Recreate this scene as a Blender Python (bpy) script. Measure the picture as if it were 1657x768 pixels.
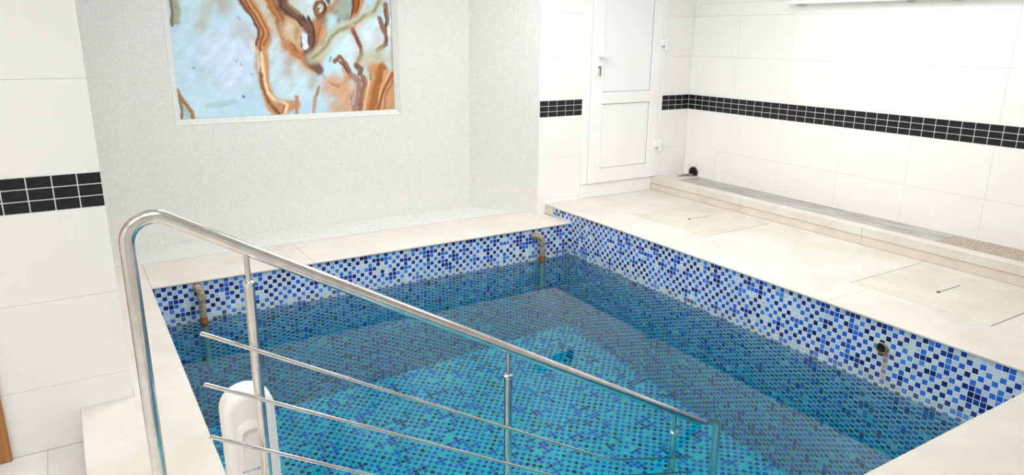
import bpy, bmesh, math, random
import numpy as np
from mathutils import Vector, Matrix

# ---------------------------------------------------------------- camera, world, light, exposure
for o in list(bpy.data.objects):
    bpy.data.objects.remove(o, do_unlink=True)
scene = bpy.context.scene
C = scene.collection
rng = random.Random(7)

F_PX, CAM_H = 1155.3, 1.8063
YAW, PITCH, ROLL = (math.radians(a) for a in (32.131, 15.783, 0.5664))
fwd = Vector((math.sin(YAW) * math.cos(PITCH), math.cos(YAW) * math.cos(PITCH), -math.sin(PITCH)))
rgt = Vector((math.cos(YAW), -math.sin(YAW), 0))
upv = rgt.cross(fwd)
r2 = rgt * math.cos(ROLL) + upv * math.sin(ROLL)
u2 = upv * math.cos(ROLL) - rgt * math.sin(ROLL)
cd = bpy.data.cameras.new('camera')
cam = bpy.data.objects.new('camera', cd)
C.objects.link(cam)
cd.sensor_fit = 'HORIZONTAL'
cd.sensor_width = 36.0
cd.lens = 36.0 * F_PX / 1657.0
cd.clip_start = 0.05
cam.matrix_world = Matrix(((r2.x, u2.x, -fwd.x, 0), (r2.y, u2.y, -fwd.y, 0), (r2.z, u2.z, -fwd.z, CAM_H), (0, 0, 0, 1)))
scene.camera = cam

world = bpy.data.worlds.new('world')
scene.world = world
world.use_nodes = True
world.node_tree.nodes['Background'].inputs[0].default_value = (0.8, 0.87, 1, 1)
world.node_tree.nodes['Background'].inputs[1].default_value = 0.5
LAMP_STRENGTH = 10.8

vs = scene.view_settings
vs.view_transform = 'Standard'
vs.look = 'None'
vs.exposure = 0.0
vs.gamma = 1.0
vs.use_curve_mapping = False
cy = scene.cycles
cy.max_bounces = 9
cy.diffuse_bounces = 5
cy.glossy_bounces = 4
cy.transmission_bounces = 6
cy.caustics_refractive = True
cy.caustics_reflective = True
cy.use_light_tree = False
cy.blur_glossy = 0.3
cy.sample_clamp_indirect = 12.0

# ---------------------------------------------------------------- measures (metres, floor at z = 0)
PIER_Y, PIER_X = 3.485, 0.108          # front face and right edge of the left pier
WALL_Y, WALL_X = 5.4835, 5.6254        # door wall, right wall
COL_X = 3.725                          # left edge of the column by the door
NICHE_X, NICHE_Y = 3.31, 6.06          # right back corner of the niche
ZC, ZR, ZW = 0.164, 0.26, -0.137       # far coping, right deck, water
PXL, PXR, PYF, PYN = 0.352, 3.811, 5.075, 1.257
ZB = -1.89                             # pool bottom
BT, BB = 1.231, 1.081                  # black band
CEIL = 2.95
XW, YB = -2.6, -2.2                    # walls behind the camera
PITCHM = 0.0333                        # pool mosaic pitch

# ---------------------------------------------------------------- materials
def lin(r, g, b):
    def f(c):
        c /= 255.0
        return c / 12.92 if c <= 0.04045 else ((c + 0.055) / 1.055) ** 2.4
    return (f(r), f(g), f(b), 1.0)

MATS = {}
def mat(name, col=(200, 200, 200), rough=0.5, metal=0.0, spec=0.5, **kw):
    m = bpy.data.materials.new(name)
    m.use_nodes = True
    b = m.node_tree.nodes['Principled BSDF']
    b.inputs['Base Color'].default_value = lin(*col)
    b.inputs['Roughness'].default_value = rough
    b.inputs['Metallic'].default_value = metal
    b.inputs['Specular IOR Level'].default_value = spec
    for k, v in kw.items():
        b.inputs[k].default_value = v
    MATS[name] = m
    return m

def nodes(m):
    return m.node_tree, m.node_tree.nodes, m.node_tree.links, m.node_tree.nodes['Principled BSDF']

def noise_colour(m, c1, c2, scale, detail=4, lo=0.35, hi=0.65, coord='Object', bump=0.0, stretch=(1, 1, 1)):
    nt, N, L, b = nodes(m)
    tc = N.new('ShaderNodeTexCoord')
    mp = N.new('ShaderNodeMapping')
    mp.inputs['Scale'].default_value = stretch
    nz = N.new('ShaderNodeTexNoise')
    nz.inputs['Scale'].default_value = scale
    nz.inputs['Detail'].default_value = detail
    cr = N.new('ShaderNodeValToRGB')
    cr.color_ramp.elements[0].position = lo
    cr.color_ramp.elements[1].position = hi
    cr.color_ramp.elements[0].color = lin(*c1)
    cr.color_ramp.elements[1].color = lin(*c2)
    L.new(tc.outputs[coord], mp.inputs[0])
    L.new(mp.outputs[0], nz.inputs[0])
    L.new(nz.outputs[0], cr.inputs[0])
    L.new(cr.outputs[0], b.inputs['Base Color'])
    if bump:
        bp = N.new('ShaderNodeBump')
        bp.inputs['Strength'].default_value = bump
        bp.inputs['Distance'].default_value = 0.002
        L.new(nz.outputs[0], bp.inputs['Height'])
        L.new(bp.outputs[0], b.inputs['Normal'])
    return m

mat('white_tile', (244, 244, 242), 0.16)
mat('white_grout', (240, 239, 236), 0.6)
mat('black_tile', (30, 29, 32), 0.4, spec=.3)
noise_colour(MATS['black_tile'], (22, 21, 24), (36, 35, 38), 60)
mat('band_grout', (236, 236, 236), 0.7)
mat('ceiling_paint', (246, 246, 244), 0.8)
noise_colour(mat('stone', rough=0.42), (215, 206, 195), (228, 222, 213), 3.2, 8, 0.3, 0.7)
noise_colour(mat('stone_pink', rough=0.45), (212, 201, 189), (225, 216, 205), 5, 8, 0.3, 0.7)
noise_colour(mat('stone_joint', rough=0.9), (176, 160, 140), (205, 190, 170), 30)
noise_colour(mat('floor_tile', rough=0.25), (226, 225, 221), (234, 233, 230), 2)
mat('joint_dark', (120, 96, 74), 0.9)
noise_colour(mat('channel_grey', rough=0.5), (164, 162, 155), (190, 187, 180), 14, 6, stretch=(1, .25, 1))
noise_colour(mat('granite_brown', rough=0.5), (140, 112, 92), (206, 192, 178), 110, 3, .38, .6)
mat('pvc', (247, 247, 247), 0.28)
mat('pvc_panel', (246, 247, 247), 0.35)
mat('gasket', (186, 186, 186), 0.7)
noise_colour(mat('steel', rough=0.17, metal=1.0), (214, 209, 203), (228, 224, 219), 20)
mat('steel_bright', (225, 222, 218), 0.14, 1.0)
noise_colour(mat('pipe_old', rough=0.6), (120, 104, 80), (190, 176, 150), 60, 6, .3, .7, bump=.4)
noise_colour(mat('pipe_rust', rough=0.8), (110, 62, 34), (176, 112, 66), 70, 6, .3, .7, bump=.6)
mat('pipe_pale', (200, 200, 190), 0.5)
mat('hole_shade', (22, 20, 17), 0.9)  # near-black that paints the shade inside pipe openings
noise_colour(mat('hole_grey', rough=0.8), (96, 92, 82), (150, 145, 132), 40)
mat('canister_white', (246, 244, 240), 0.35)
mat('print_blue', (176, 182, 214), 0.5)
noise_colour(mat('wood', rough=0.4), (150, 96, 48), (190, 132, 76), 5, 6, .3, .7, stretch=(12, 12, 1))
mat('window_glass', (215, 228, 235), 0.05, **{'Transmission Weight': 0.6})
mat('pool_grout', (226, 236, 248), 0.6)

lamp = mat('added_lamp_diffuser', (255, 255, 255))  # glow for the added, unseen ceiling lamps
nt, N, L, b = nodes(lamp)
b.inputs['Emission Color'].default_value = (1.0, 0.99, 0.975, 1)
b.inputs['Emission Strength'].default_value = LAMP_STRENGTH

def pool_tile_material():
    m = mat('pool_mosaic', rough=0.08)
    nt, N, L, b = nodes(m)
    a = N.new('ShaderNodeVertexColor')
    a.layer_name = 'Col'
    tc = N.new('ShaderNodeTexCoord')
    nz = N.new('ShaderNodeTexNoise')
    nz.inputs['Scale'].default_value = 90
    mx = N.new('ShaderNodeMix')
    mx.data_type = 'RGBA'
    mx.blend_type = 'MULTIPLY'
    mx.inputs[0].default_value = 0.12
    L.new(tc.outputs['Object'], nz.inputs[0])
    L.new(a.outputs[0], mx.inputs[6])
    L.new(nz.outputs[0], mx.inputs[7])
    L.new(mx.outputs[2], b.inputs['Base Color'])
pool_tile_material()

def pale_mosaic_material():
    # tiny pearly glass chips, about 2 cm: too small to pick apart
    m = mat('pale_mosaic', rough=0.14)
    nt, N, L, b = nodes(m)
    uv = N.new('ShaderNodeUVMap')
    uv.uv_map = 'UVMap'
    br = N.new('ShaderNodeTexBrick')
    br.offset = 0.0
    br.inputs['Scale'].default_value = 1.0
    br.inputs['Brick Width'].default_value = 0.021
    br.inputs['Row Height'].default_value = 0.021
    br.inputs['Mortar Size'].default_value = 0.0011
    br.inputs['Mortar Smooth'].default_value = 0.3
    br.inputs['Color1'].default_value = lin(232, 232, 228)
    br.inputs['Color2'].default_value = lin(226, 226, 222)
    br.inputs['Mortar'].default_value = lin(217, 217, 213)
    L.new(uv.outputs[0], br.inputs[0])
    L.new(br.outputs[0], b.inputs['Base Color'])
    # every chip tilts a little its own way: sparkle
    sc = N.new('ShaderNodeVectorMath')
    sc.operation = 'SCALE'
    sc.inputs['Scale'].default_value = 1 / 0.021
    fl = N.new('ShaderNodeVectorMath')
    fl.operation = 'FLOOR'
    wn = N.new('ShaderNodeTexWhiteNoise')
    L.new(uv.outputs[0], sc.inputs[0])
    L.new(sc.outputs[0], fl.inputs[0])
    L.new(fl.outputs[0], wn.inputs[0])
    sb = N.new('ShaderNodeVectorMath')
    sb.operation = 'SUBTRACT'
    sb.inputs[1].default_value = (0.5, 0.5, 0.5)
    s2 = N.new('ShaderNodeVectorMath')
    s2.operation = 'SCALE'
    s2.inputs['Scale'].default_value = 0.07
    L.new(wn.outputs['Color'], sb.inputs[0])
    L.new(sb.outputs[0], s2.inputs[0])
    bp = N.new('ShaderNodeBump')
    bp.inputs['Strength'].default_value = 0.5
    bp.inputs['Distance'].default_value = 0.001
    bp.invert = True
    L.new(br.outputs['Fac'], bp.inputs['Height'])
    ad = N.new('ShaderNodeVectorMath')
    ad.operation = 'ADD'
    nm = N.new('ShaderNodeVectorMath')
    nm.operation = 'NORMALIZE'
    L.new(bp.outputs[0], ad.inputs[0])
    L.new(s2.outputs[0], ad.inputs[1])
    L.new(ad.outputs[0], nm.inputs[0])
    L.new(nm.outputs[0], b.inputs['Normal'])
pale_mosaic_material()

def onyx_material():
    m = mat('onyx', rough=0.12)
    nt, N, L, b = nodes(m)
    a = N.new('ShaderNodeVertexColor')
    a.layer_name = 'Col'
    L.new(a.outputs[0], b.inputs['Base Color'])
onyx_material()

def water_material():
    m = mat('pool_water', (255, 255, 255), 0.0)
    nt, N, L, b = nodes(m)
    b.inputs['Transmission Weight'].default_value = 1.0
    b.inputs['IOR'].default_value = 1.333
    tc = N.new('ShaderNodeTexCoord')
    nz = N.new('ShaderNodeTexNoise')
    nz.inputs['Scale'].default_value = 5.0
    nz.inputs['Detail'].default_value = 2.0
    bp = N.new('ShaderNodeBump')
    bp.inputs['Strength'].default_value = 0.06
    bp.inputs['Distance'].default_value = 0.02
    L.new(tc.outputs['Object'], nz.inputs[0])
    L.new(nz.outputs[0], bp.inputs['Height'])
    L.new(bp.outputs[0], b.inputs['Normal'])
    va = N.new('ShaderNodeVolumeAbsorption')
    va.inputs['Color'].default_value = (0.02, 0.95, 0.957, 1)
    va.inputs['Density'].default_value = 1.0
    L.new(va.outputs[0], N['Material Output'].inputs['Volume'])
water_material()

# ---------------------------------------------------------------- helpers
def tag(o, label=None, cat=None, group=None, kind=None):
    for k, v in (('label', label), ('category', cat), ('group', group), ('kind', kind)):
        if v:
            o[k] = v
    return o

def link(name, me, m=None, parent=None):
    o = bpy.data.objects.new(name, me)
    C.objects.link(o)
    if m and me is not None:
        me.materials.append(MATS[m])
    if parent:
        o.parent = parent
    return o

def empty(name, label, cat, group=None, kind=None, loc=(0, 0, 0)):
    o = bpy.data.objects.new(name, None)
    o.empty_display_size = 0.1
    C.objects.link(o)
    o.location = loc
    bpy.context.view_layer.update()
    return tag(o, label, cat, group, kind)

def build(name, bm, m, parent=None, smooth=False):
    me = bpy.data.meshes.new(name)
    bmesh.ops.recalc_face_normals(bm, faces=bm.faces)
    if smooth:
        for f in bm.faces:
            f.smooth = True
    bm.to_mesh(me)
    bm.free()
    if smooth:
        try:
            me.set_sharp_from_angle(angle=math.radians(40))
        except Exception:
            pass
    o = link(name, me, m, parent)
    if parent is not None:
        o.matrix_parent_inverse = parent.matrix_world.inverted()
    return o

def add_box(bm, x0, x1, y0, y1, z0, z1, bevel=0.0):
    vs_ = [bm.verts.new(p) for p in ((x0, y0, z0), (x1, y0, z0), (x1, y1, z0), (x0, y1, z0),
                                     (x0, y0, z1), (x1, y0, z1), (x1, y1, z1), (x0, y1, z1))]
    fs = [bm.faces.new([vs_[i] for i in q]) for q in
          ((0, 3, 2, 1), (4, 5, 6, 7), (0, 1, 5, 4), (1, 2, 6, 5), (2, 3, 7, 6), (3, 0, 4, 7))]
    if bevel:
        es = list({e for f in fs for e in f.edges})
        bmesh.ops.bevel(bm, geom=es, offset=bevel, segments=1, affect='EDGES')

def box(name, dims, m, parent=None, bevel=0.0):
    bm = bmesh.new()
    add_box(bm, *dims, bevel=bevel)
    return build(name, bm, m, parent)

def boxes(name, dl, m, parent=None, bevel=0.0):
    bm = bmesh.new()
    for d in dl:
        add_box(bm, *d, bevel=bevel)
    return build(name, bm, m, parent)

def prism(name, pts, z0, z1, m, parent=None):
    bm = bmesh.new()
    a = [bm.verts.new((x, y, z0)) for x, y in pts]
    t = [bm.verts.new((x, y, z1)) for x, y in pts]
    bm.faces.new(a[::-1])
    bm.faces.new(t)
    n = len(pts)
    for i in range(n):
        bm.faces.new((a[i], a[(i + 1) % n], t[(i + 1) % n], t[i]))
    return build(name, bm, m, parent)

def add_tube(bm, pts, r, seg=16, cap=True):
    pts = [Vector(p) for p in pts]
    rad = r if isinstance(r, (list, tuple)) else [r] * len(pts)
    rings = []
    side = None
    for i, p in enumerate(pts):
        if i == 0:
            d = pts[1] - p
        elif i == len(pts) - 1:
            d = p - pts[i - 1]
        else:
            d = (pts[i + 1] - p).normalized() + (p - pts[i - 1]).normalized()
        d.normalize()
        if side is None:
            ref = Vector((0, 0, 1)) if abs(d.z) < 0.9 else Vector((0, 1, 0))
            side = d.cross(ref).normalized()
        else:
            side = (side - d * side.dot(d)).normalized()
        o2 = d.cross(side)
        rings.append([bm.verts.new(p + (side * math.cos(t) + o2 * math.sin(t)) * rad[i])
                      for t in (2 * math.pi * k / seg for k in range(seg))])
    for a, b_ in zip(rings, rings[1:]):
        for k in range(seg):
            bm.faces.new((a[k], a[(k + 1) % seg], b_[(k + 1) % seg], b_[k]))
    if cap:
        bm.faces.new(rings[0][::-1])
        bm.faces.new(rings[-1])

def tube(name, pts, r, m, parent=None, seg=16):
    bm = bmesh.new()
    add_tube(bm, pts, r, seg)
    return build(name, bm, m, parent, smooth=True)

def planar_uv(o):
    """UVs in metres: along the face and up."""
    me = o.data
    uvl = me.uv_layers.new(name='UVMap')
    for p in me.polygons:
        n = p.normal
        if abs(n.z) > 0.7:
            ax, ay = Vector((1, 0, 0)), Vector((0, 1, 0))
        else:
            ax = Vector((-n.y, n.x, 0)).normalized()
            ay = Vector((0, 0, 1))
        for li in p.loop_indices:
            co = me.vertices[me.loops[li].vertex_index].co
            uvl.data[li].uv = (co.dot(ax), co.dot(ay))

# ---------------------------------------------------------------- the room shell
floor = boxes('floor', [(XW, -0.109 + .02, YB, PIER_Y + .1, -0.12, -0.006), (-0.109 + .02, WALL_X, YB, 0.3, -0.12, -0.006)], 'white_grout')
tag(floor, 'white tiled floor at the lower left beside the stone step', 'floor', kind='structure')
xs = [-0.109 - 0.003, -0.257, -0.857, -1.457, -2.057, XW]
ys = [PIER_Y, 2.885, 2.285, 1.685, 1.085, .485, -.115, -.715, -1.315, -1.915]
for i in range(len(xs) - 1):
    for j in range(len(ys) - 1):
        box('floor_tile', (xs[i + 1] + .0012, xs[i] - .0012, ys[j + 1] + .0012, ys[j] - .0012, -.01, 0), 'floor_tile', floor, .001)
for i in range(8):
    for j in range(3):
        x0, y0 = -0.109 + .72 * i, -.3 - .62 * (j + 1) + .6
        box('floor_tile', (x0 + .0012, min(x0 + .72, WALL_X) - .0012, y0 + .0012 - .02, y0 + .62 - .0012 - .02, -.01, 0), 'floor_tile', floor, .001)

ceiling = box('ceiling', (XW, WALL_X + .1, YB, 6.3, CEIL, CEIL + .1), 'ceiling_paint')
tag(ceiling, 'plain white painted ceiling above the pool room', 'ceiling', kind='structure')

T = 0.008
wall_pier = box('wall_left', (XW, PIER_X - T, PIER_Y + T, 6.3, -.12, CEIL), 'white_grout')
tag(wall_pier, 'white tiled pier at the left with a short black tile band', 'wall', kind='structure')
wall_door = boxes('wall_far', [(COL_X, 4.226, WALL_Y + T, 5.75, -.1, CEIL), (5.241, WALL_X + .1, WALL_Y + T, 5.75, -.1, CEIL),
                               (4.226, 5.241, WALL_Y + T, 5.75, -.1, 0.405), (4.226, 5.241, WALL_Y + T, 5.75, 2.42, CEIL)], 'white_grout')
tag(wall_door, 'white tiled far wall around the white door', 'wall', kind='structure')
wall_right = boxes('wall_right', [(WALL_X + T, WALL_X + .2, YB, 6.3, -.1, 2.13), (WALL_X + T, WALL_X + .2, YB, 2.2, 2.13, CEIL),
                                  (WALL_X + T, WALL_X + .2, 4.3, 6.3, 2.13, CEIL), (WALL_X + T, WALL_X + .2, 2.2, 4.3, 2.75, CEIL)], 'white_grout')
tag(wall_right, 'long white tiled right wall with a black tile band', 'wall', kind='structure')
wb = box('wall_back', (XW, WALL_X + .1, YB - .1, YB, -.1, CEIL), 'white_tile')
tag(wb, 'plain white wall behind the viewer', 'wall', kind='structure')
ww = box('wall_side', (XW - .1, XW, YB, 6.3, -.1, CEIL), 'white_tile')
tag(ww, 'plain white wall closing the room at far left', 'wall', kind='structure')

def white_rows(zmin, zmax):
    zz = [BT + .39 * k for k in range(0, 6)] 
    up = [(a, min(b_, zmax)) for a, b_ in zip(zz, zz[1:]) if a < zmax - .01]
    zz = [BB - .39 * k for k in range(0, 4)]
    dn = [(max(b_, zmin), a) for a, b_ in zip(zz, zz[1:]) if a > zmin + .01]
    return up + dn

G = .0005
def tile_x(parent, x0, x1, y, zmin, zmax, joints):
    cuts = [x0] + sorted(j for j in joints if x0 + .02 < j < x1 - .02) + [x1]
    for a, b_ in zip(cuts, cuts[1:]):
        for z0, z1 in white_rows(zmin, zmax):
            box('wall_tile', (a + G, b_ - G, y, y + T + .001, z0 + G, z1 - G), 'white_tile', parent, .0002)

def tile_y(parent, x, y0, y1, zmin, zmax, joints, skip=None):
    cuts = [y0] + sorted(j for j in joints if y0 + .02 < j < y1 - .02) + [y1]
    for a, b_ in zip(cuts, cuts[1:]):
        for z0, z1 in white_rows(zmin, zmax):
            if skip and skip(a, b_, z0, z1):
                continue
            box('wall_tile', (x, x + T + .001, a + G, b_ - G, z0 + G, z1 - G), 'white_tile', parent, .0002)

tile_x(wall_pier, -.40, PIER_X, PIER_Y, 0, CEIL, [])
tile_x(wall_pier, XW, -1.36, PIER_Y, 0, CEIL, [-2, -1.5])
tile_x(wall_door, COL_X, 4.226, WALL_Y, ZC, CEIL, [])
tile_x(wall_door, 5.241, WALL_X, WALL_Y, .30, CEIL, [])
box('wall_tile', (4.228, 5.162, WALL_Y, WALL_Y + T, ZR, .400), 'white_tile', wall_door, .0007)
box('wall_tile', (4.228, 5.239, WALL_Y, WALL_Y + T, 2.42, CEIL), 'white_tile', wall_door, .0007)
jy = [WALL_Y - .6 * k for k in range(1, 14)]
tile_y(wall_right, WALL_X, YB, WALL_Y, .375, 2.011, jy, skip=lambda a, b_, z0, z1: False)
for a, b_ in zip(([WALL_Y] + jy), jy):
    box('wall_tile', (WALL_X, WALL_X + T + .001, b_ + G, a - G, 2.011 + G, 2.13 - G), 'white_tile', wall_right, .0002)
for a, b_ in ((WALL_Y, 4.9), (4.9, 4.3), (2.2, 1.6), (1.6, 1.0)):
    for z0, z1 in ((2.13, 2.401), (2.401, 2.791)):
        box('wall_tile', (WALL_X, WALL_X + T + .001, b_ + G, a - G, z0 + G, z1 - G), 'white_tile', wall_right, .0002)

# black band: three rows, each tile its own piece
def unit_tile(w, h, t, bevel=.001):
    bm = bmesh.new()
    add_box(bm, -w / 2, w / 2, -t / 2, t / 2, -h / 2, h / 2, bevel)
    me = bpy.data.meshes.new('band_tile')
    bmesh.ops.recalc_face_normals(bm, faces=bm.faces)
    bm.to_mesh(me)
    bm.free()
    me.materials.append(MATS['black_tile'])
    return me

def band(parent, along_y, start, sign, pitch, n, cut, plane):
    """tiles of one pitch from start; the last one cut to 'cut' of a pitch"""
    gap = .0046
    me = unit_tile(pitch - gap, .05 - gap, .009)
    mc = unit_tile(max(.012, pitch * cut - gap), .05 - gap, .009)
    for k in range(n + (1 if cut else 0)):
        last = cut and k == n
        c = start + sign * (pitch * k + (pitch * cut if last else pitch) / 2)
        for r in range(3):
            o = bpy.data.objects.new('band_tile', mc if last else me)
            C.objects.link(o)
            o.parent = parent
            z = BB + .025 + .05 * r
            jit = rng.uniform(-.0003, .0003)
            if along_y:
                o.rotation_euler = (0, 0, math.pi / 2)
                o.location = (plane + .0035 + jit, c, z)
            else:
                o.location = (c, plane + .0035 + jit, z)

box('band_grout', (-.40, PIER_X, PIER_Y + .0015, PIER_Y + T + .001, BB, BT), 'band_grout', wall_pier)
band(wall_pier, False, PIER_X, -1, .0905, 5, .5, PIER_Y)
box('band_grout', (COL_X, 4.226, WALL_Y + .0015, WALL_Y + T + .001, BB, BT), 'band_grout', wall_door)
band(wall_door, False, COL_X + .006, 1, .0975, 5, 0, WALL_Y)
box('band_grout', (5.241, WALL_X, WALL_Y + .0015, WALL_Y + T + .001, BB, BT), 'band_grout', wall_door)
band(wall_door, False, 5.245, 1, .0945, 4, 0, WALL_Y)
box('band_grout', (WALL_X + .0015, WALL_X + T + .001, 1.3, WALL_Y, BB, BT), 'band_grout', wall_right)
band(wall_right, True, WALL_Y - .001, -1, .0949, 44, 0, WALL_X)

# niche: pearly mosaic back wall with an opening for the picture, slanting side wall, mosaic ledge
PX0, PX1, PZ0, PZ1 = 0.735, 2.607, 1.112, 2.50
wn = boxes('wall_niche', [(PIER_X - .1, PX0, NICHE_Y, NICHE_Y + .24, -.1, CEIL), (PX1, NICHE_X + .1, NICHE_Y, NICHE_Y + .24, -.1, CEIL),
                          (PX0, PX1, NICHE_Y, NICHE_Y + .24, -.1, PZ0), (PX0, PX1, NICHE_Y, NICHE_Y + .24, PZ1, CEIL),
                          (PX0, PX1, NICHE_Y + .10, NICHE_Y + .24, PZ0, PZ1)], 'pale_mosaic')
planar_uv(wn)
tag(wn, 'pale pearly mosaic wall at the back of the niche', 'wall', kind='structure')
wsd = prism('wall_niche_side', [(COL_X, WALL_Y), (NICHE_X, NICHE_Y), (NICHE_X + .1, 6.3), (COL_X, 6.3)], -.1, CEIL, 'pale_mosaic')
planar_uv(wsd)
tag(wsd, 'slanting pale mosaic wall at the right of the niche', 'wall', kind='structure')
wps = box('wall_pier_side', (PIER_X - T, PIER_X, PIER_Y + T + .002, NICHE_Y, ZC, CEIL), 'pale_mosaic')
planar_uv(wps)
tag(wps, 'pale mosaic return of the left pier inside the niche', 'wall', kind='structure')
nf = prism('trim_2', [(PIER_X, 5.66), (3.60, 5.66), (NICHE_X, NICHE_Y), (PIER_X, NICHE_Y)], .05, ZC + .006, 'pale_mosaic')
planar_uv(nf)
tag(nf, 'low mosaic ledge along the foot of the niche wall', 'ledge', kind='structure')

# ---------------------------------------------------------------- decks and copings
def slabs(parent, xc, yc, z0, z1, m, g=.0006, bev=.0025):
    for a, b_ in zip(xc, xc[1:]):
        for c, d in zip(yc, yc[1:]):
            box('stone_slab', (a + g, b_ - g, c + g, d - g, z0, z1), m, parent, bev)

deck = boxes('floor_deck', [(3.85, WALL_X, PYN, WALL_Y, -.1, ZR - .0145)], 'stone_joint')
tag(deck, 'raised cream stone deck between the pool and the right wall', 'deck', kind='structure')
slabs(deck, [PXR, 4.272], [PYN, 2.45, 3.75, 4.765, WALL_Y], ZR - .014, ZR, 'stone')
H1, H2 = (3.88, 4.765), (1.727, 2.589)
slabs(deck, [4.272, 5.085], [PYN, H2[0]], ZR - .014, ZR, 'stone')
slabs(deck, [4.272, 5.085], [H2[1], H1[0]], ZR - .014, ZR, 'stone')
slabs(deck, [4.272, 5.085], [H1[1], WALL_Y], ZR - .014, ZR, 'stone')
slabs(deck, [5.085, 5.166], [PYN, 2.6, 3.9, WALL_Y], ZR - .014, ZR, 'stone')

near = boxes('floor_near_deck', [(.62, WALL_X, .3, PYN - .03, -.1, ZR - .0145)], 'stone_joint')
tag(near, 'cream stone deck at the lower right corner, near side of the pool', 'deck', kind='structure')
slabs(near, [.62, 1.5, 2.6, 3.70, 4.272, 5.166], [.3, PYN], ZR - .014, ZR, 'stone')

far = boxes('floor_far_coping', [(PIER_X, 3.80, PYF + .03, NICHE_Y, -.1, ZC - .0145)], 'stone_joint')
tag(far, 'cream stone coping along the far pool edge below the niche', 'coping', kind='structure')
slabs(far, [PXL, 1.45, 2.605, PXR - .001], [PYF, 5.66], ZC - .014, ZC, 'stone')

left = boxes('floor_left_step', [(-.106, .32, .32, PIER_Y, -.1, ZC - .0145), (PIER_X, .32, PIER_Y, 5.66, -.1, ZC - .0145)], 'stone_pink')
tag(left, 'cream stone step along the left pool edge in front of the white pier', 'step', kind='structure')
slabs(left, [-.109, PXL], [.32, 1.2, 2.2, PIER_Y], ZC - .014, ZC, 'stone')
slabs(left, [PIER_X, PXL], [PIER_Y, 4.45, 5.66], ZC - .014, ZC, 'stone')

# stone end piece where the right deck meets the column
box('end_stone', (3.815, 3.826, 5.36, WALL_Y, ZC, ZR - .0145), 'stone_pink', deck)

kerb = boxes('trim_1', [(5.168, 5.25, PYN - .9, WALL_Y, -.1, .325)], 'stone_joint')
tag(kerb, 'low cream stone kerb running along the right wall', 'kerb', kind='structure')
ky = [PYN - .9, 1.9, 3.1, 4.3, WALL_Y]
for a, b_ in zip(ky, ky[1:]):
    box('riser_slab', (5.166, 5.24, a + .001, b_ - .001, ZR, .328), 'stone_pink', kerb, .001)
    box('kerb_slab', (5.160, 5.256, a + .001, b_ - .001, .33, .40), 'stone', kerb, .003)
chan = box('trim_3', (5.262, WALL_X + T, PYN - .9, WALL_Y, -.1, .366), 'joint_dark')
tag(chan, 'grey drainage ledge between the stone kerb and the right wall', 'ledge', kind='structure')
for a, b_, m in ((4.02, 5.25, 'channel_grey'), (2.62, 4.018, 'channel_grey'), (1.5, 2.618, 'granite_brown'), (PYN - .9, 1.498, 'granite_brown')):
    box('ledge_slab', (5.262, WALL_X - .001, a, b_, .36, .384), m, chan, .002)
box('ledge_slab', (5.262, WALL_X - .001, 5.252, WALL_Y - .002, .36, .392), 'stone', chan, .002)

def hatch(yr, label):
    t = empty('hatch_cover', label, 'hatch', 'stone hatch covers in the right deck')
    g = .005
    box('cover_slab', (4.272 + g, 5.085 - g, yr[0] + g, yr[1] - g, ZR - .0135, ZR + .0005), 'stone_pink', t, .002)
    boxes('seat_frame', [(4.272 - .001, 5.086, yr[0] - .001, yr[1] + .001, ZR - .0144, ZR - .0137)], 'joint_dark', t)
    yc = sum(yr) / 2 + .025
    bm = bmesh.new()
    add_tube(bm, [(4.575, yc, ZR + .0015), (4.84, yc, ZR + .0015)], .004, 8)
    h = build('lifting_bar', bm, 'gasket', t, True)
    bm = bmesh.new()
    add_tube(bm, [(4.578, yc, ZR), (4.578, yc, ZR + .007)], .011, 12)
    build('bar_eye', bm, 'joint_dark', h, True)
hatch(H1, 'square stone hatch cover in the deck nearer the white door')
hatch(H2, 'square stone hatch cover in the deck at the right picture edge')

# ---------------------------------------------------------------- pool: shell and mosaic
PAL = [[lin(*c)[:3] for c in g] for g in (
    ((218, 228, 241), (208, 222, 240), (226, 232, 234), (214, 228, 226)),
    ((56, 116, 220), (40, 98, 210), (72, 138, 226)),
    ((34, 48, 134), (42, 62, 160), (26, 38, 104)))]
prng = np.random.default_rng(11)
def pick(n, par, blue=.5):
    light = prng.random(n) < np.where(par, .86, .06)       # the sheets alternate loosely between pale and blue chips
    k = np.where(light, 0, np.where(prng.random(n) < blue, 1, 2))
    out = np.zeros((n, 3))
    for g in range(3):
        arr = np.array(PAL[g])
        idx = prng.integers(0, len(arr), n)
        out[k == g] = arr[idx[k == g]]
    return out * prng.uniform(.9, 1.08, (n, 1)), k

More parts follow.
